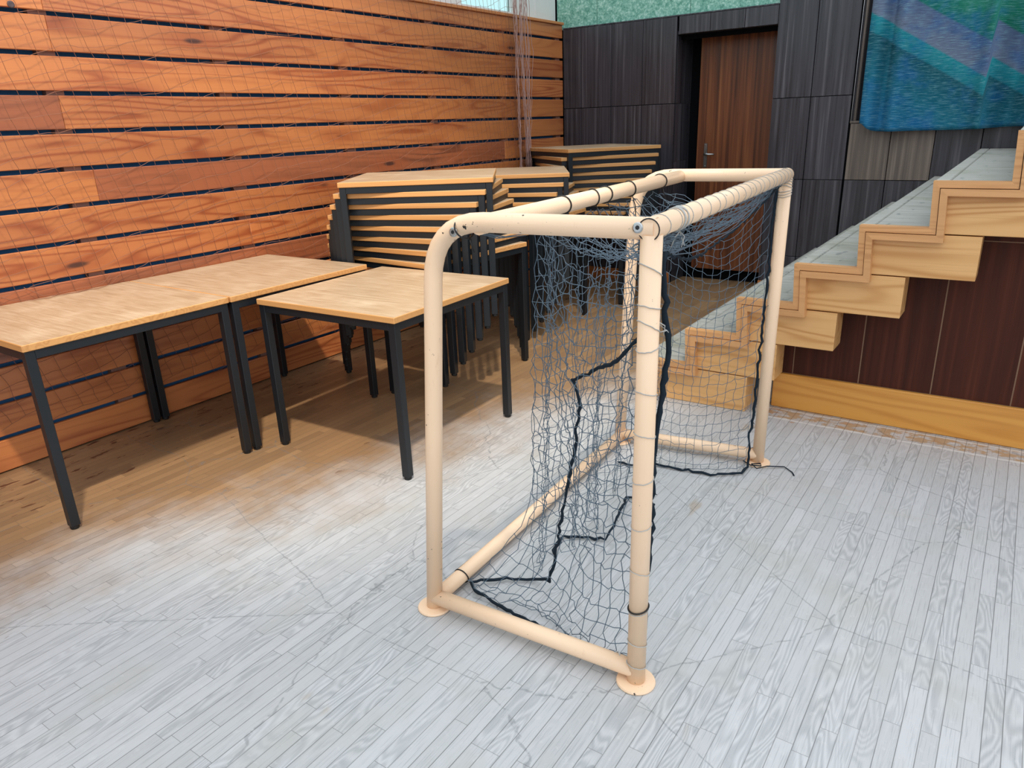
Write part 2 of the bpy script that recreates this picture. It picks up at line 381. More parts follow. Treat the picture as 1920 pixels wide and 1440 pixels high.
# slatted pine wall on the left
rng = random.Random(7)
PITCH, G0 = .1607, 1.925
w = MB()
z = G0 - 12*PITCH
rows = []
for k in range(-1, 13):
    zl = G0+.010-(k+1)*PITCH; zh = G0-.010-k*PITCH
    if zl < .004: zl = .004
    rows.append((zl, zh))
rows[0] = (rows[0][0], 2.086-.010+0.0); rows.insert(0, (2.096, 2.200))
SPLITS = {1: [-4.36], 2: [-4.36], 4: [-4.38], 6: [-4.30, -.95], 8: [-3.5], 9: [-1.8], 10: [-4.38], 11: [-2.6], 3: [-.9], 12: [-4.0]}
for i, (zl, zh) in enumerate(rows):
    if zh-zl < .02: continue
    ys = [-10.8]+sorted(SPLITS.get(i, []))+[-.004]
    for a, b in zip(ys[:-1], ys[1:]):
        w.box(-.022, 0.0, a+.0006, b-.0006, zl, zh, 0, .0025)
for yb in (-8.73, -7.86, -6.99, -6.12, -5.25, -4.38, -3.508, -2.638, -1.796, -.91, -.06):
    w.box(-.060, -.0225, yb-.038, yb+.038, .004, 2.19, 1)
w.box(-.075, -.0605, -10.8, .02, 0.002, 2.19, 2)
# round plug in the third board
w.lathe([(.014, 0), (.014, .004), (.011, .006)], (0, -4.487, 1.945), (1, 0, 0), 20, 3)
struct('wall_left', w, [M['slat'], M['batten'], M['navy'], M['plug']])
t = MB(); t.box(-.30, .018, -10.8, -.002, 2.2005, 2.222, 0, .003); struct('trim_1', t, M['cap_wood'])

# window band above the slatted wall
wf = MB()
for a, b in ((-.62, .05), (-2.05, -1.30), (-4.3, -3.6), (-7.0, -6.4)):
    wf.box(-.16, -.10, a, b, 2.223, 4.4, 0, .004)
wf.box(-.15, -.11, -10.5, .05, 2.223, 2.262, 0); wf.box(-.16, -.10, -10.5, .05, 4.4, 4.55, 0)
wf.box(-.099, -.094, -.285, -.280, 2.263, 4.4, 0)
win = struct('window_1', wf, M['white_paint'])
pn = MB()
for a, b in ((-1.30, -.62), (-3.6, -2.05), (-6.4, -4.3), (-10.5, -7.0)):
    pn.box(-.145, -.139, a, b, 2.262, 4.4, 0)
def pane_mat():
    g = G('aqua_window_glass', .15, .5)
    g.p.inputs['Transmission Weight'].default_value = 1.0; g.p.inputs['IOR'].default_value = 1.05
    return g.out('c8f0ec')
struct('window_pane', pn, pane_mat(), win)

# back wall: dark stained panels with a recessed door, green board above
ZT, ZS, ZS2 = 2.167, 1.514, .915
def pan(mb, x0, x1, z0, z1, mi=0, y0=0.0, y1=.022):
    mb.box(x0+.0022, x1-.0022, y0, y1, z0+.0022, z1-.0022, mi, .0012)
b = MB()
for x0, x1 in ((0.004, .182), (.182, .480), (.480, .772), (.772, 1.068)):
    pan(b, x0, x1, ZS, ZT); pan(b, x0, x1, ZS2, ZS); pan(b, x0, x1, .10, ZS2)
for x0, x1 in ((1.865, 2.150), (2.150, 2.437)):
    pan(b, x0, x1, 2.202, 2.85); pan(b, x0, x1, ZS, 2.198); pan(b, x0, x1, ZS2, ZS); pan(b, x0, x1, .3155, ZS2); pan(b, x0, x1, .10, .3155)
for x0, x1 in ((1.082, 1.341), (1.341, 1.615), (1.615, 1.865)): pan(b, x0, x1, 2.033, ZT)
# lower panels behind the stairs
xs = [2.448, 2.729, 3.010, 3.294, 3.58, 3.86, 4.15, 4.44, 4.73, 5.02, 5.31, 5.60]
for i, (x0, x1) in enumerate(zip(xs[:-1], xs[1:])):
    pan(b, x0, x1, ZS2, 1.318, 1 if i < 2 else 0); pan(b, x0, x1, .3155, ZS2); pan(b, x0, x1, .10, .3155)
b.box(2.445, 5.60, -.004, .05, 1.319, 1.334, 1, .002)
# backing, door recess, curtain opening
b.box(-.30, 1.066, .023, .07, 0, ZT-.004, 2); b.box(1.867, 2.435, .023, .07, 0, 2.85, 2); b.box(2.436, 5.6, .023, .07, 0, 1.316, 2)
b.box(1.046, 1.0665, .071, .36, 0, 2.03, 3)                        # left reveal
pan(b, 1.0665, 1.0665+.004, 0, .01, 3)
for (y0, y1, z0, z1) in ((.024, .15, 1.05, ZS), (.15, .30, 1.05, ZS), (.024, .30, ZS, 2.03), (.024, .15, .10, 1.05), (.15, .30, .10, 1.05)):
    b.box(1.0665, 1.0705, y0+.0015, y1-.0015, z0+.0015, z1-.0015, 3, .001)
b.box(1.066, 1.87, .024, .36, 2.034, 2.06, 3)
b.box(1.866, 1.886, .071, .36, 0, 2.03, 3)
b.box(1.03, 1.90, .36, .40, 0, 2.10, 2)
b.box(2.436, 2.452, .071, .60, 1.3, 2.85, 3)                        # jamb beside the curtain
b.box(2.462, 2.478, .02, .05, 1.335, 2.85, 1, .002)
b.box(2.4, 5.7, .60, .64, 1.2, 2.85, 2)
b.box(2.5, 5.6, 0.0, .05, .001, .098, 2)
struct('wall_back', b, [M['panel'], M['panel_tan'], M['void'], M['panel']])
gb = MB()
for x0, x1 in ((-.085, .314), (.314, 1.153), (1.153, 1.863)):
    gb.box(x0+.002, x1-.002, .05, .09, ZT+.003, 4.4)
gb.box(-.16, 1.863, .091, .12, 2.0, 4.4, 1)
struct('wall_upper', gb, [M['green'], M['void']])
t = MB(); t.box(.004, 1.861, -.001, .048, ZT-.001, ZT+.010, 0, .002); struct('trim_2', t, M['panel'])

d = MB(); d.box(1.165, 1.862, .300, .340, .102, 2.02, 0, .002)
door = struct('door_1', d, M['door'])
dp = MB(); dp.box(1.232, 1.262, .2935, .2995, .985, 1.185, 0, .002)
for zz in (1.172, .998): dp.lathe([(.004, 0), (.004, .002), (.002, .003)], (1.247, .2935, zz), (0, -1, 0), 10)
struct('lock_plate', dp, M['chrome'], door)
dh = MB(); dh.tube([(1.247, .293, 1.095), (1.247, .262, 1.095), (1.252, .252, 1.096), (1.268, .250, 1.097), (1.340, .250, 1.096)], [.008, .008, .008, .0085, .0075], 10)
struct('door_handle', dh, M['chrome'], door)

# wall of mahogany panels under the stairs with its amber baseboard
YW = -2.50
u = MB()
ux = [2.70, 2.785, 3.087, 3.390, 3.695, 4.0, 4.31, 4.78]
XS = [2.045+.2495*k+.045 for k in range(16)]; ZS_ = [.215+.183*k-.045 for k in range(16)]
def under(x):                                                        # underside of the stairs at x
    return ZS_[max(i for i in range(16) if XS[i] <= x+1e-6)]
def stepped(x0, x1, z0, z1, y0, y1, mi):
    cuts = [x0]+[q for q in XS if x0 < q < x1]+[x1]; up = []
    for a_, b_ in zip(cuts[:-1], cuts[1:]):
        zt = min(z1, under(a_)); up += [(a_, zt), (b_, zt)]
    if max(p[1] for p in up) <= z0+.004: return
    up = [(x_, max(z_, z0+.003)) for x_, z_ in up]
    poly = [(x0, z0)]
    for p in up:
        if p != poly[-1]: poly.append(p)
    poly.append((x1, z0)); u.prism(poly, 1, y0, y1, mi)
for x0, x1 in zip(ux[:-1], ux[1:]):
    stepped(x0+.0028, x1-.0028, .182, .8745, YW, YW+.0029, 0)
    stepped(x0+.0028, x1-.0028, .8795, 2.1, YW, YW+.0029, 0)
stepped(2.70, 4.78, .001, 2.1, YW+.003, YW+.04, 1)
struct('wall_right', u, [M['panel_low'], M['seam']])
bb = MB(); bb.box(2.70, 4.78, YW-.022, YW-.0005, .001, .180, 0, .003); struct('baseboard_right', bb, M['baseboard'])

# ------------------------------------------------------------------ staircase
stair = thing('staircase', 'pine staircase with worn grey treads and stepped side blocks, climbing in front of dark panels', 'stairs', (2.04, -2.70, 0))
SO = Vector((2.04, -2.70, 0))
def loc_build(mb, name, mat, parent, org):
    mb.v = [(x-org[0], y-org[1], z-org[2]) for x, y, z in mb.v]
    return mb.build(name, mat, parent)
ZK = [.215, .400, .583, .766, .949, 1.132, 1.315, 1.498, 1.681, 1.864, 2.047, 2.230]
XK = [2.045+.2495*k for k in range(13)]
NS = 11
YB = -.026
YT = -2.662                                                          # treads end at the side molding
for k in range(NS):
    tr = MB(); tr.box(XK[k]+.058, XK[k+1]+.018, YT, YB, ZK[k]-.03, ZK[k], 0, .002); to = loc_build(tr, 'tread', M['tread'], stair, SO)
    ns = MB(); ns.box(XK[k]+.002, XK[k]+.055, YT, YB, ZK[k]-.034, ZK[k]+.0008, 0, .004); loc_build(ns, 'nosing', M['tread'], to, SO)
    rs = MB(); zb = 0.001 if k == 0 else ZK[k-1]+.001
    rs.box(XK[k]+.020, XK[k]+.036, YT, YB, zb, ZK[k]-.0345, 0); loc_build(rs, 'riser', M['panel_tan'] if k else M['stair_pine'], stair, SO)
    bl = MB(); zb = .001 if k == 0 else ZK[k-1]-.027
    xe = 2.612 if k == 0 else XK[k]+.447
    ye = -2.47 if k == 0 else (YW-.002 if XK[k] > 2.3 else -2.47)
    bl.box(XK[k]+.04, xe, -2.672, ye if k == 0 else YW-.023, zb, ZK[k]-.032, 0, .002); loc_build(bl, 'side_block', M['stair_pine'], stair, SO)
def zig(off_in, off_out, y0, y1):
    """one stepped ribbon of molding, mitred at every corner; offsets run inward from the step outline"""
    mb = MB()
    for k in range(NS):
        x0, x1, z1 = XK[k], XK[k+1], ZK[k]
        z0 = 0.002 if k == 0 else ZK[k-1]
        a, c = off_out, off_in
        lo = z0 if k == 0 else z0-a
        lo2 = z0 if k == 0 else z0-c
        # upright piece, leaning a little like the photographed nosing
        mb.prism([(x0+a+.010*(k > 0), lo), (x0+a, z1-a), (x0+c, z1-c), (x0+c+.010*(k > 0), lo2)], 1, y0, y1)
        mb.prism([(x0+a, z1-a), (x1+a+.010, z1-a), (x1+c+.010, z1-c), (x0+c, z1-c)], 1, y0, y1)
    return mb
loc_build(zig(.026, .000, -2.706, -2.660), 'outer_molding', M['trim_pine'], stair, SO)
loc_build(zig(.057, .0290, -2.712, -2.668), 'inner_molding', M['trim_pine'], stair, SO)
# low pine baseboard either side of the door
kp = MB(); kp.box(.004, 1.068, -.012, .02, .001, .099, 0, .002); kp.box(1.866, 2.05, -.012, .02, .001, .099, 0, .002); struct('baseboard_back', kp, M['red_base'])

# ------------------------------------------------------------------ tables
TW, TD, TT, RAIL, LEG = .807, .830, .026, .0325, .034
def make_table(H, label, loc, rz, group=None):
    t = thing('table', label, 'table', loc, rz, group)
    m = MB(); m.box(-TW/2, TW/2, -TD/2, TD/2, H-TT, H, 0, .0025, top=1); m.build('tabletop', [M['edge'], M['laminate']], t)
    ox, oy = TW/2-.006, TD/2-.006
    fr = MB(); z0, z1 = H-TT-RAIL, H-TT-.0003
    for sgn in (-1, 1):
        a, b_ = sorted((sgn*oy, sgn*(oy-.025))); fr.box(-ox+LEG, ox-LEG, a, b_, z0, z1, 0, .001)
        a, b_ = sorted((sgn*ox, sgn*(ox-.025))); fr.box(a, b_, -oy+LEG, oy-LEG, z0, z1, 0, .001)
    fr.build('frame', M['steel'], t)
    for i, (sx_, sy_) in enumerate(((-1, -1), (1, -1), (1, 1), (-1, 1))):
        a, b_ = sorted((sx_*ox, sx_*(ox-LEG))); c, d_ = sorted((sy_*oy, sy_*(oy-LEG)))
        l = MB(); l.box(a, b_, c, d_, .014, z1, 0, .0015); lo = l.build('leg', M['steel'], t)
        q = MB(); q.lathe([(.0145, 0), (.0165, .003), (.0165, .0135)], ((a+b_)/2, (c+d_)/2, 0.0005), (0, 0, 1), 14); q.build('foot_cap', M['rubber'], lo)
    return t
proto = make_table(.74, 'low wooden table against the slatted wall, under the loose end of the safety net', (.412, -4.668, 0), -.003)
o = copy_tree(proto); o.location = (.416, -3.834, 0); o.rotation_euler = (0, 0, .004)
o['label'] = 'wooden table along the slatted wall, pushed end to end with the one under the net'
make_table(.712, 'wooden table standing out from the wall, behind the goal post, its whole top in view', (1.240, -3.714, 0), .035)

ORD = ['topmost', 'second from the top', 'third from the top', 'fourth from the top', 'fifth from the top', 'sixth from the top', 'seventh from the top', 'eighth from the top', 'lowest']
PT = .0585
STACKS = [((.758, -2.847), .601, 8, 'front stack, right behind the loose tables', 'tables in the front stack'),
          ((.560, -1.705), .576, 7, 'middle stack, between the other two stacks', 'tables in the middle stack'),
          ((.605, -.590), .974, 9, 'corner stack, against the dark panelled wall', 'tables in the corner stack')]
for (cx, cy), th, n, where, grp in STACKS:
    jr = random.Random(n)
    for k in range(n):
        nm = 'lowest' if k == n-1 else ORD[k]
        o = copy_tree(proto); o.location = (cx, cy, PT*(n-1-k)); o.rotation_euler = (0, 0, th-.099*k)
        o['label'] = nm+' wooden table of the '+where; o['group'] = grp

# ------------------------------------------------------------------ football goal
goal = thing('football_goal', 'small cream painted tube goal with a ragged dark net, standing on the worn floor', 'goal', (2.96, -4.667, 0))
GO = Vector((2.96, -4.667, 0))
def gpart(mb, name, mat, parent=None, label=None):
    o = loc_build(mb, name, mat, parent or goal, GO)
    if label: o['label'] = label
    return o
def arc(a, corner, b, r, n=9):
    """points from a towards b rounding the corner"""
    a, c, b_ = Vector(a), Vector(corner), Vector(b)
    u1 = (a-c).normalized(); u2 = (b_-c).normalized()
    p0, p1 = c+u1*r, c+u2*r
    return [tuple((p0*(1-t)**2+c*2*t*(1-t)+p1*t*t)) for t in [i/(n-1) for i in range(n)]]
TR = .0242
NF, NFT = (2.960, -4.667, 0), (2.967, -4.663, 1.187)
FF, FFT = (2.841, -3.212, 0), (2.854, -3.209, 1.189)
NB, FB = (2.296, -4.704, 0), (2.232, -3.300, 0)
NBC, FBC = (2.388, -4.690, 1.184), (2.268, -3.250, 1.187)
for B, T in ((NF, NFT), (FF, FFT)):
    m = MB(); m.tube([(B[0], B[1], .008), tuple(Vector(B).lerp(Vector(T), .5)), (T[0], T[1], T[2]-.012)], TR, 20); gpart(m, 'front_post', M['paint'])
m = MB(); a, c = Vector(NFT), Vector(FFT); dd = (c-a).normalized(); m.tube([tuple(a-dd*.019), tuple(a.lerp(c, .5)), tuple(c+dd*.022)], TR, 20); gpart(m, 'crossbar', M['paint'])
m = MB(); e_ = tuple(a-dd*.0192); m.tube([tuple(Vector(e_)+(q_*math.cos(w_)+r_*math.sin(w_))*(TR-.0010)) for q_, r_ in [(dd.orthogonal().normalized(), dd.cross(dd.orthogonal().normalized()))] for w_ in [2*math.pi*k/24 for k in range(24)]], .0014, 6, closed=True); gpart(m, 'end_rim', M['rubber'])
rails = []
for T, Cn, B in ((NFT, NBC, NB), (FFT, FBC, FB)):
    pts = [(T[0]+.011, T[1]+.0005, T[2])]+arc(T, Cn, (B[0], B[1], .008), .155)+[tuple(Vector(Cn).lerp(Vector(B), .5)), (B[0], B[1], .008)]
    m = MB(); m.tube(pts, TR, 20); rails.append(gpart(m, 'side_rail', M['paint']))
for a, b_ in ((NF, NB), (FF, FB)):
    m = MB(); m.tube([(a[0], a[1], .041), (b_[0], b_[1], .041)], TR*.98, 18); gpart(m, 'base_side_bar', M['paint'])
m = MB(); m.tube([(2.530, -4.690, 1.178), (2.455, -3.246, 1.184)], TR*.98, 18); gpart(m, 'rear_top_bar', M['paint'])
m = MB(); m.tube([(2.300, -4.690, .032), (2.236, -3.312, .032)], TR*.98, 18); gpart(m, 'rear_base_bar', M['paint'])
for P in (NF, FF, NB, FB):
    m = MB(); m.lathe([(.051, .0008), (.052, .004), (.050, .008), (.030, .0095)], (P[0], P[1], 0), (0, 0, 1), 30); gpart(m, 'foot_disc', M['paint'])
camdir = Vector((.35, -.85, .15)).normalized()
for P in ((2.945, -4.664, 1.187), (2.470, -4.690, 1.158)):
    ax = (camdir - Vector((-.99, -.06, 0))*camdir.dot(Vector((-.99, -.06, 0)))).normalized()
    m = MB(); p = Vector(P)+ax*(TR-.001); m.lathe([(.0115, 0), (.0115, .0028), (.009, .0045)], p, ax, 18, 0); m.lathe([(.0050, .0045), (.0050, .0050)], p, ax, 6, 1)
    gpart(m, 'bolt', [M['chrome'], M['rubber']])

# twine lashing round post and crossbar: one line that turns round the tube, runs on and turns again
def ring(mb, cen, axis, r, wob, rg, rad=.0016, n=22, slant=.25):
    ax = Vector(axis).normalized(); p = ax.orthogonal().normalized(); q = ax.cross(p); ph = rg.uniform(0, 6.28); pts = []
    for k in range(n):
        w_ = 2*math.pi*k/n; pts.append(Vector(cen)+(p*math.cos(w_)+q*math.sin(w_))*r+ax*(slant*r*math.sin(w_+ph)+rg.uniform(-wob, wob)))
    mb.tube(pts, rad, 5, closed=True)
rg = random.Random(3)
def lash(P0, P1, stops, r, rad, hid, wob=.001):
    a, c = Vector(P0), Vector(P1); ax = (c-a).normalized(); p = (Vector(hid)-ax*Vector(hid).dot(ax)).normalized(); q = ax.cross(p); pts = []
    for t_, sl in stops:
        cen = a.lerp(c, t_); ph = rg.uniform(0, 6.28)
        for k in range(23):
            w_ = 2*math.pi*k/22
            pts.append(cen+(p*math.cos(w_)+q*math.sin(w_))*r+ax*(sl*r*math.sin(w_)*math.copysign(1, math.sin(ph))+rg.uniform(-wob, wob)))
    mb = MB(); mb.tube(pts, rad, 5); gpart(mb, 'lashing_twine', M['twine'])
lash(NF, NFT, [(z_/1.187, .6 if z_ in (1.10, .975) else .22) for z_ in (.06, .13, .23, .345, .475, .60, .715, .82, .925, .975, 1.02, 1.10)], TR+.0012, .0012, (-1, .6, 0))
lash(NFT, FFT, [(.03+.95*(i/20)**.9, .3) for i in range(21)], TR+.0010, .0010, (-.3, 0, -1))
lash(NFT, FFT, [(.105, .3), (.112, .5), (.118, -.2), (.125, .4)], TR+.002, .0018, (-.3, 0, -1), .002)
lash(FFT, FF, [(.012+.008*i, .3) for i in range(7)], TR+.0014, .0012, (-1, .2, 0))
for base in ((2.985, -4.655, .985), (2.985, -4.652, .96), (2.905, -4.66, .07), (2.94, -4.44, 1.15)):
    for j in range(3):
        e = Vector(base)+Vector((rg.uniform(-.03, .03), rg.uniform(-.02, .03), rg.uniform(-.07, .01)))
        mid = Vector(base).lerp(e, .5)+Vector((rg.uniform(-.01, .01), rg.uniform(-.01, .01), .006))
        m = MB(); m.tube([base, mid, e], .0014, 4); gpart(m, 'frayed_end', M['twine'])
# black ties
def tie(P, axis, tail=None):
    mb = MB(); ring(mb, P, axis, TR+.0018, .0, rg, .0022, 24, .25)
    if tail: mb.tube([Vector(P)+Vector(t_) for t_ in tail], .0018, 5)
    gpart(mb, 'cable_tie', M['black_tie'])
ra, rb = Vector((2.530, -4.690, 1.178)), Vector((2.455, -3.246, 1.184)); rdir = rb-ra
for s_ in (.30, .44, .50, .64, .84): tie(ra.lerp(rb, s_), rdir, [(.012, 0, -.022), (.02, .01, -.06), (.016, .02, -.09)])
tie((2.488, -4.692, 1.168), (.8, 0, .6), [(.015, 0, -.022), (.02, -.004, -.03), (.03, -.004, -.055)])
tie((2.296, -4.565, .032), rdir); tie(Vector(NF).lerp(Vector(NFT), .20), Vector(NFT)-Vector(NF))

# net: four hanging sheets of knotted cord
netr = random.Random(11)
def sheet(mb, fn, nu, nv, r, jit, slack, drop=0.0):
    P = [[Vector(fn(i/nu, j/nv))+Vector((netr.gauss(0, jit), netr.gauss(0, jit), netr.gauss(0, jit))) for j in range(nv+1)] for i in range(nu+1)]
    for row_ in P:
        for p in row_: p.z = max(p.z, .004+netr.random()*.004)
    for i in range(nu+1):
        for j in range(nv+1):
            p = P[i][j]
            for q in ((P[i+1][j] if i < nu else None), (P[i][j+1] if j < nv else None)):
                if q is None or netr.random() < drop: continue
                mid = (p+q)*.5+Vector((netr.gauss(0, slack), netr.gauss(0, slack), netr.gauss(0, slack)-slack*.3)); mid.z = max(mid.z, .004)
                mb.string(p, mid, q, r)
            k = r*1.9
            mb.add([p+Vector((k, 0, 0)), p-Vector((k, 0, 0)), p+Vector((0, k, 0)), p-Vector((0, k, 0)), p+Vector((0, 0, k)), p-Vector((0, 0, k))],
                   [(0, 2, 4), (2, 1, 4), (1, 3, 4), (3, 0, 4), (2, 0, 5), (1, 2, 5), (3, 1, 5), (0, 3, 5)], 0, True)
def lerp(a, b_, t): return tuple(a[i]+(b_[i]-a[i])*t for i in range(3))
def sm(t): t = max(0, min(1, t)); return t*t*(3-2*t)
def near_side(s_, t_):
    post = lerp((2.940, -4.652, 1.130), (2.935, -4.650, .035), t_)
    fold = lerp((2.490, -4.360, 1.135), (2.470, -4.425, .03), t_)
    p = Vector(lerp(post, fold, s_))
    # hem pulled out towards the base bar, slack lying on the floor
    hem = sm((t_-.72)/.28)
    tgt = Vector(lerp((2.930, -4.640, .035), (2.315, -4.585, .030), s_))
    p = p.lerp(tgt, hem*.95)
    p.z -= .055*math.sin(math.pi*s_)*(1-t_)**1.5+.02*math.sin(math.pi*s_)
    if t_ < .35: p.z += (.5-abs(s_-.5))*0
    pull = (1-s_)**3*(1-sm(t_/.4)); p.z += -.05*pull+.03*pull*t_*6
    p.y += .035*math.sin(7*s_+4*t_)*math.sin(math.pi*s_)
    return p
def back(s_, t_):
    top = Vector(lerp((2.490, -4.370, 1.125), (2.455, -3.400, 1.10), s_)); top.z -= .03*abs(math.sin(s_*math.pi*5))
    bot = Vector(lerp((2.455, -4.430, .012), (2.445, -3.460, .012), s_))
    bot.x += .07*math.exp(-((s_-.36)/.09)**2)+.03*math.sin(9*s_)
    p = top.lerp(bot, t_)
    p.x += .028*math.sin(s_*31+1.2*t_)*(.4+.6*t_)
    p.y += .02*math.sin(s_*40)
    return p
def far_side(s_, t_):
    post = lerp((2.820, -3.222, 1.145), (2.812, -3.300, .012), t_)
    bk = lerp((2.470, -3.400, 1.10), (2.440, -3.470, .012), t_)
    p = Vector(lerp(post, bk, s_)); p.z -= .05*math.sin(math.pi*s_)*(1-.4*t_)
    p.z -= .13*math.sin(math.pi*min(1, s_*1.15))*(1-t_)**3
    p.y -= .03*math.sin(math.pi*s_)
    return p
def top(s_, t_):
    cb = Vector(lerp((2.962, -4.630, 1.158), (2.852, -3.225, 1.160), s_))
    rr = Vector(lerp((2.500, -4.390, 1.130), (2.458, -3.395, 1.135), s_))
    p = cb.lerp(rr, t_)
    sag = math.sin(math.pi*t_)**.8*(.05+.085*math.sin(math.pi*s_))
    p.z -= sag; p.x += .04*math.sin(math.pi*t_)*math.sin(9*s_)
    return p
NET = MB()
sheet(NET, near_side, 14, 27, .0013, .0035, .0050, .015)
sheet(NET, back, 30, 27, .0011, .0035, .0035, .02)
sheet(NET, far_side, 12, 25, .0011, .0028, .0032, .01)
sheet(NET, top, 30, 9, .00125, .006, .0055, .03)
# gathered bundles under the crossbar and beside the post
for j in range(9):
    pts = []
    o1, o2 = netr.uniform(-.012, .012), netr.uniform(-.03, .0)
    dp_ = netr.uniform(.015, .10)
    for i in range(12):
        s_ = i/11; p = Vector(NFT).lerp(Vector(FFT), .02+.94*s_); pts.append((p.x-.03+o1+netr.gauss(0, .004), p.y, p.z-.03-dp_*math.sin(math.pi*s_**(.6+.07*j))+o2*.3+netr.gauss(0, .004)))
    NET.tube(pts, .0015, 4)
for j in range(6):
    pts = [(2.966-.004*j+netr.gauss(0, .003), -4.632+.004*j+netr.gauss(0, .003), 1.12-1.05*i/16+netr.gauss(0, .006)) for i in range(17)]
    NET.tube(pts, .0014, 4)
netob = gpart(NET, 'net', M['cord'], None, 'ragged blue-grey knotted goal net')
# thick border rope
def rope(pts, r=.0042, fuzz=5):
    mb = MB(); P = []
    pts = [Vector(p) for p in pts]
    for a, b_ in zip(pts[:-1], pts[1:]):
        n = max(2, int((b_-a).length/.018))
        for i in range(n): P.append(a.lerp(b_, i/n)+Vector((netr.gauss(0, .0022), netr.gauss(0, .0022), netr.gauss(0, .0022))))
    P.append(pts[-1]); mb.tube(P, [r*netr.uniform(.8, 1.25) for _ in P], 6)
    for p in P[::fuzz]:
        mb.tube([p, p+Vector((netr.gauss(0, .008), netr.gauss(0, .008), netr.gauss(0, .008)))], .0011, 3)
    return mb
ROPES = [
    [(2.925, -4.635, .93), (2.86, -4.60, .86), (2.76, -4.545, .80), (2.68, -4.51, .755), (2.685, -4.50, .735), (2.70, -4.50, .68), (2.685, -4.49, .58), (2.655, -4.48, .44), (2.625, -4.47, .34), (2.60, -4.46, .22), (2.585, -4.46, .12), (2.56, -4.45, .04), (2.49, -4.435, .012), (2.41, -4.475, .012), (2.325, -4.560, .016), (2.36, -4.585, .014), (2.50, -4.610, .012), (2.687, -4.632, .012), (2.80, -4.637, .014), (2.915, -4.637, .022)],
    [(2.465, -4.27, .010), (2.44, -4.22, .010), (2.434, -4.157, .008), (2.50, -4.125, .008), (2.575, -4.104, .010), (2.58, -4.05, .04), (2.53, -3.86, .03), (2.50, -3.78, .010), (2.62, -3.78, .008)],
    [(2.335, -3.517, .010), (2.413, -3.521, .010), (2.454, -3.455, .009), (2.54, -3.455, .008), (2.64, -3.440, .008), (2.73, -3.425, .008), (2.815, -3.355, .010), (2.822, -3.285, .012), (2.815, -3.262, .10), (2.805, -3.255, .15), (2.815, -3.243, .2), (2.818, -3.237, .45), (2.822, -3.235, .7), (2.826, -3.233, 1.0), (2.832, -3.230, 1.14)],
    [(2.915, -4.52, 1.12), (2.90, -4.38, 1.08), (2.86, -4.15, 1.03), (2.80, -3.90, 1.00), (2.79, -3.65, 1.02), (2.82, -3.42, 1.09), (2.845, -3.26, 1.15)],
    [(2.978, -4.625, 1.13), (2.982, -4.618, 1.0), (2.990, -4.600, .90), (2.984, -4.612, .80), (2.974, -4.622, .72), (2.972, -4.624, .60), (2.969, -4.625, .45), (2.967, -4.626, .32)],
]
for i, rp_ in enumerate(ROPES): gpart(rope(rp_, .0048 if i < 3 else .0036 if i == 3 else .0075), 'border_rope', M['rope'])
m = MB(); m.tube([(2.79, -3.245, .012), (2.83, -3.275, .014), (2.87, -3.262, .014), (2.86, -3.235, .012), (2.83, -3.262, .014), (2.86, -3.29, .012), (2.89, -3.25, .013), (2.95, -3.205, .006), (2.99, -3.235, .004), (3.005, -3.262, .004)], .0026, 6)
gpart(m, 'loose_cord', M['rope'])
m = MB()
for P in ((2.50, -4.68, 1.16), (2.50, -4.30, 1.15), (2.49, -3.95, 1.15)):
    for j in range(3):
        m.tube([P, (P[0]+netr.gauss(0, .008), P[1]+.12+netr.gauss(0, .02), P[2]-.03), (2.49, P[1]+.30+netr.gauss(0, .03), 1.115)], .0013, 4)
gpart(m, 'net_tie', M['cord'])

# ------------------------------------------------------------------ safety net hung in front of the slatted wall
sn = thing('safety_net', 'thin tan ball-stop net hanging along the slatted wall, bunched at one end', 'net', (.10, -.76, 0))
SNO = Vector((.10, -.76, 0))
wm = MB(); nr = random.Random(5)
CELL = .074
def cloth(a, b_):
    """a = cells along from the bunched end, b_ = cells down from the top edge"""
    A = a*CELL*1.02
    # pleats tighten towards the bunched end
    yy = -.80-(A-.95*(1-math.exp(-A/.95))*.82)
    drop = b_*CELL
    zz = 3.05-drop*.99-.020*a*CELL/.074*max(0, 1-A/6)*.0
    yy2 = yy+.26*drop*(1-math.exp(-A/.9))
    zz2 = zz-.20*max(0, A-.5)*.9+.10
    zz2 = min(zz2, 3.2)
    return yy2, zz2
NA, NBk = 76, 52
PT2 = {}
for a in range(NA+1):
    for b_ in range(-2, NBk+1):
        yy, zz = cloth(a, b_)
        if yy > -.70 or yy < -6.6 or zz > 3.2 or zz < .16: continue
        xx = .075+.030*math.sin(yy*2.1)+.02*math.exp(-max(0, -.8-yy)/.3)*math.sin(a*2.4)
        zz += nr.gauss(0, .004)+.012*math.sin(a*.9+b_*.5)
        yy += nr.gauss(0, .003)
        if zz < .98 and yy < -3.36: xx = min(xx, .016) if zz < .80 else min(xx, .016+(zz-.80)/.18*.06)
        PT2[a, b_] = Vector((max(xx, .008), yy, zz))
for (a, b_), p in PT2.items():
    for q in ((a+1, b_), (a, b_+1)):
        if q in PT2:
            qv = PT2[q]; mid = (p+qv)*.5+Vector((nr.gauss(0, .0015), nr.gauss(0, .0025), nr.gauss(0, .0025))); mid.x = max(mid.x, .007)
            wm.string(p, mid, qv, .0012)
loc_build(wm, 'net_mesh', M['wallcord'], sn, SNO)
hb = MB()
for y0, n_, wd, zb in ((-.775, 16, .022, 1.05), (-.895, 6, .010, .95)):
    for j in range(n_):
        pts = []; o1, o2 = nr.gauss(0, wd), nr.gauss(0, .012)
        for i in range(40):
            zz = 3.1-(3.1-zb)*i/39; pts.append((.11+o2+nr.gauss(0, .004), y0+o1*(1+.5*math.sin(zz*4))+nr.gauss(0, .005)+(zz-2)*(-.02), zz))
        hb.tube(pts, .0022, 4)
loc_build(hb, 'gathered_edge', M['bunchcord'], sn, SNO)
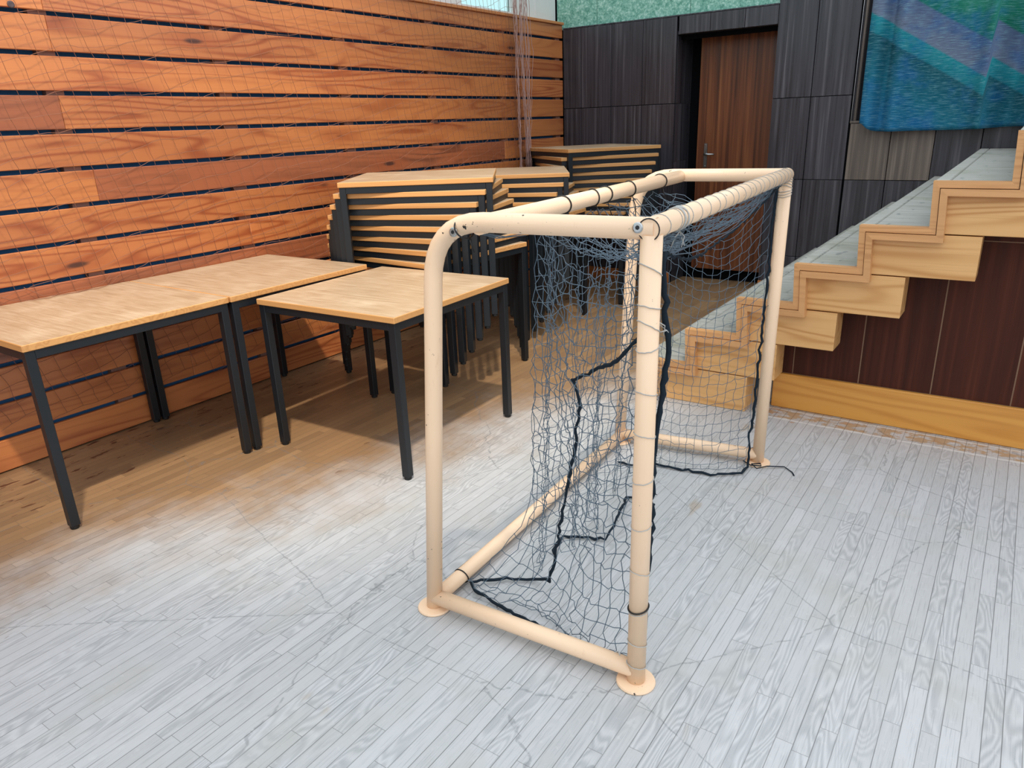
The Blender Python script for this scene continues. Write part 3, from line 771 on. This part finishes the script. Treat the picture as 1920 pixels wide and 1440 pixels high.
# loops of the lower hem resting on the first table
hm = MB()
hm.tube([(.014, -4.86, .80), (.02, -4.78, .755), (.045, -4.70, .7435), (.060, -4.645, .7435), (.040, -4.600, .7440), (.052, -4.560, .7435), (.060, -4.520, .7435), (.050, -4.47, .7435), (.062, -4.43, .7435), (.050, -4.395, .7435), (.025, -4.34, .748), (.014, -4.30, .77)], .0013, 4)
hm.tube([(.014, -4.72, .80), (.030, -4.66, .752), (.048, -4.60, .7448), (.056, -4.53, .7448), (.040, -4.45, .7448), (.020, -4.38, .755), (.013, -4.33, .79)], .0013, 4)
loc_build(hm, 'hem_loop', M['wallcord'], sn, SNO)

# ------------------------------------------------------------------ curtain
cu = MB(); NX, NZ = 200, 60
X0, X1, Z0, Z1 = 2.525, 5.55, 1.252, 2.95
vv = []; uvs = []
def cy_(s_, zf):
    x = X0+(X1-X0)*s_
    amp = 1-.15*zf
    y = -.085
    for xc, wd, dp in ((2.575, .045, -.045), (2.650, .040, .055), (2.745, .060, -.050), (2.93, .10, .030), (3.10, .08, .012), (3.262, .050, -.105), (3.315, .03, -.03), (3.415, .055, .062), (3.535, .05, -.085), (3.68, .06, .05), (3.82, .06, -.06), (3.98, .06, .05), (4.14, .06, -.05), (4.3, .06, .05), (4.46, .06, -.06), (4.62, .06, .05), (4.78, .06, -.05), (4.95, .06, .05), (5.12, .06, -.05), (5.3, .06, .05)):
        y += amp*dp*math.exp(-((x-xc)/wd)**2)
    return x, y
for j in range(NZ+1):
    zf = j/NZ
    for i in range(NX+1):
        s_ = i/NX; x, y = cy_(s_, zf)
        hem = 1.258+.06*math.exp(-((x-2.525)/.06)**2)+.035*max(0, (x-3.15))*1.2*(1 if x < 3.55 else .9)
        hem = min(hem, 1.32)
        x2 = x-.012*math.sin(math.pi*zf)*(1 if s_ < .02 else 0)+.02*zf*(1 if s_ < .05 else 0)
        vv.append((x2, y, hem+(Z1-hem)*zf)); uvs.append((x-2.5, hem+(Z1-hem)*zf-1.0+(0.0 if x < 3.27 else -.13)))
nv = len(vv)
vb = [(x, y+.004, z_) for x, y, z_ in vv]
W_ = NX+1; fs = []
for j in range(NZ):
    for i in range(NX):
        a = j*W_+i; fs.append((a, a+1, a+1+W_, a+W_)); fs.append((nv+a, nv+a+W_, nv+a+1+W_, nv+a+1))
for i in range(NX):
    a = i; fs.append((a, nv+a, nv+a+1, a+1)); a = NZ*W_+i; fs.append((a, a+1, nv+a+1, nv+a))
for j in range(NZ):
    a = j*W_; fs.append((a, a+W_, nv+a+W_, nv+a)); a = j*W_+NX; fs.append((a, nv+a, nv+a+W_, a+W_))
cu.add(vv+vb, fs, 0, True)
co = cu.build('curtain', M['curtain'])
uvl = co.data.uv_layers.new(name='cloth'); uu = uvs+uvs
for l in co.data.loops: uvl.data[l.index].uv = uu[l.vertex_index]
tag(co, 'heavy teal and blue woven curtain with slanting grey and green bands, hanging above the stairs', 'curtain')
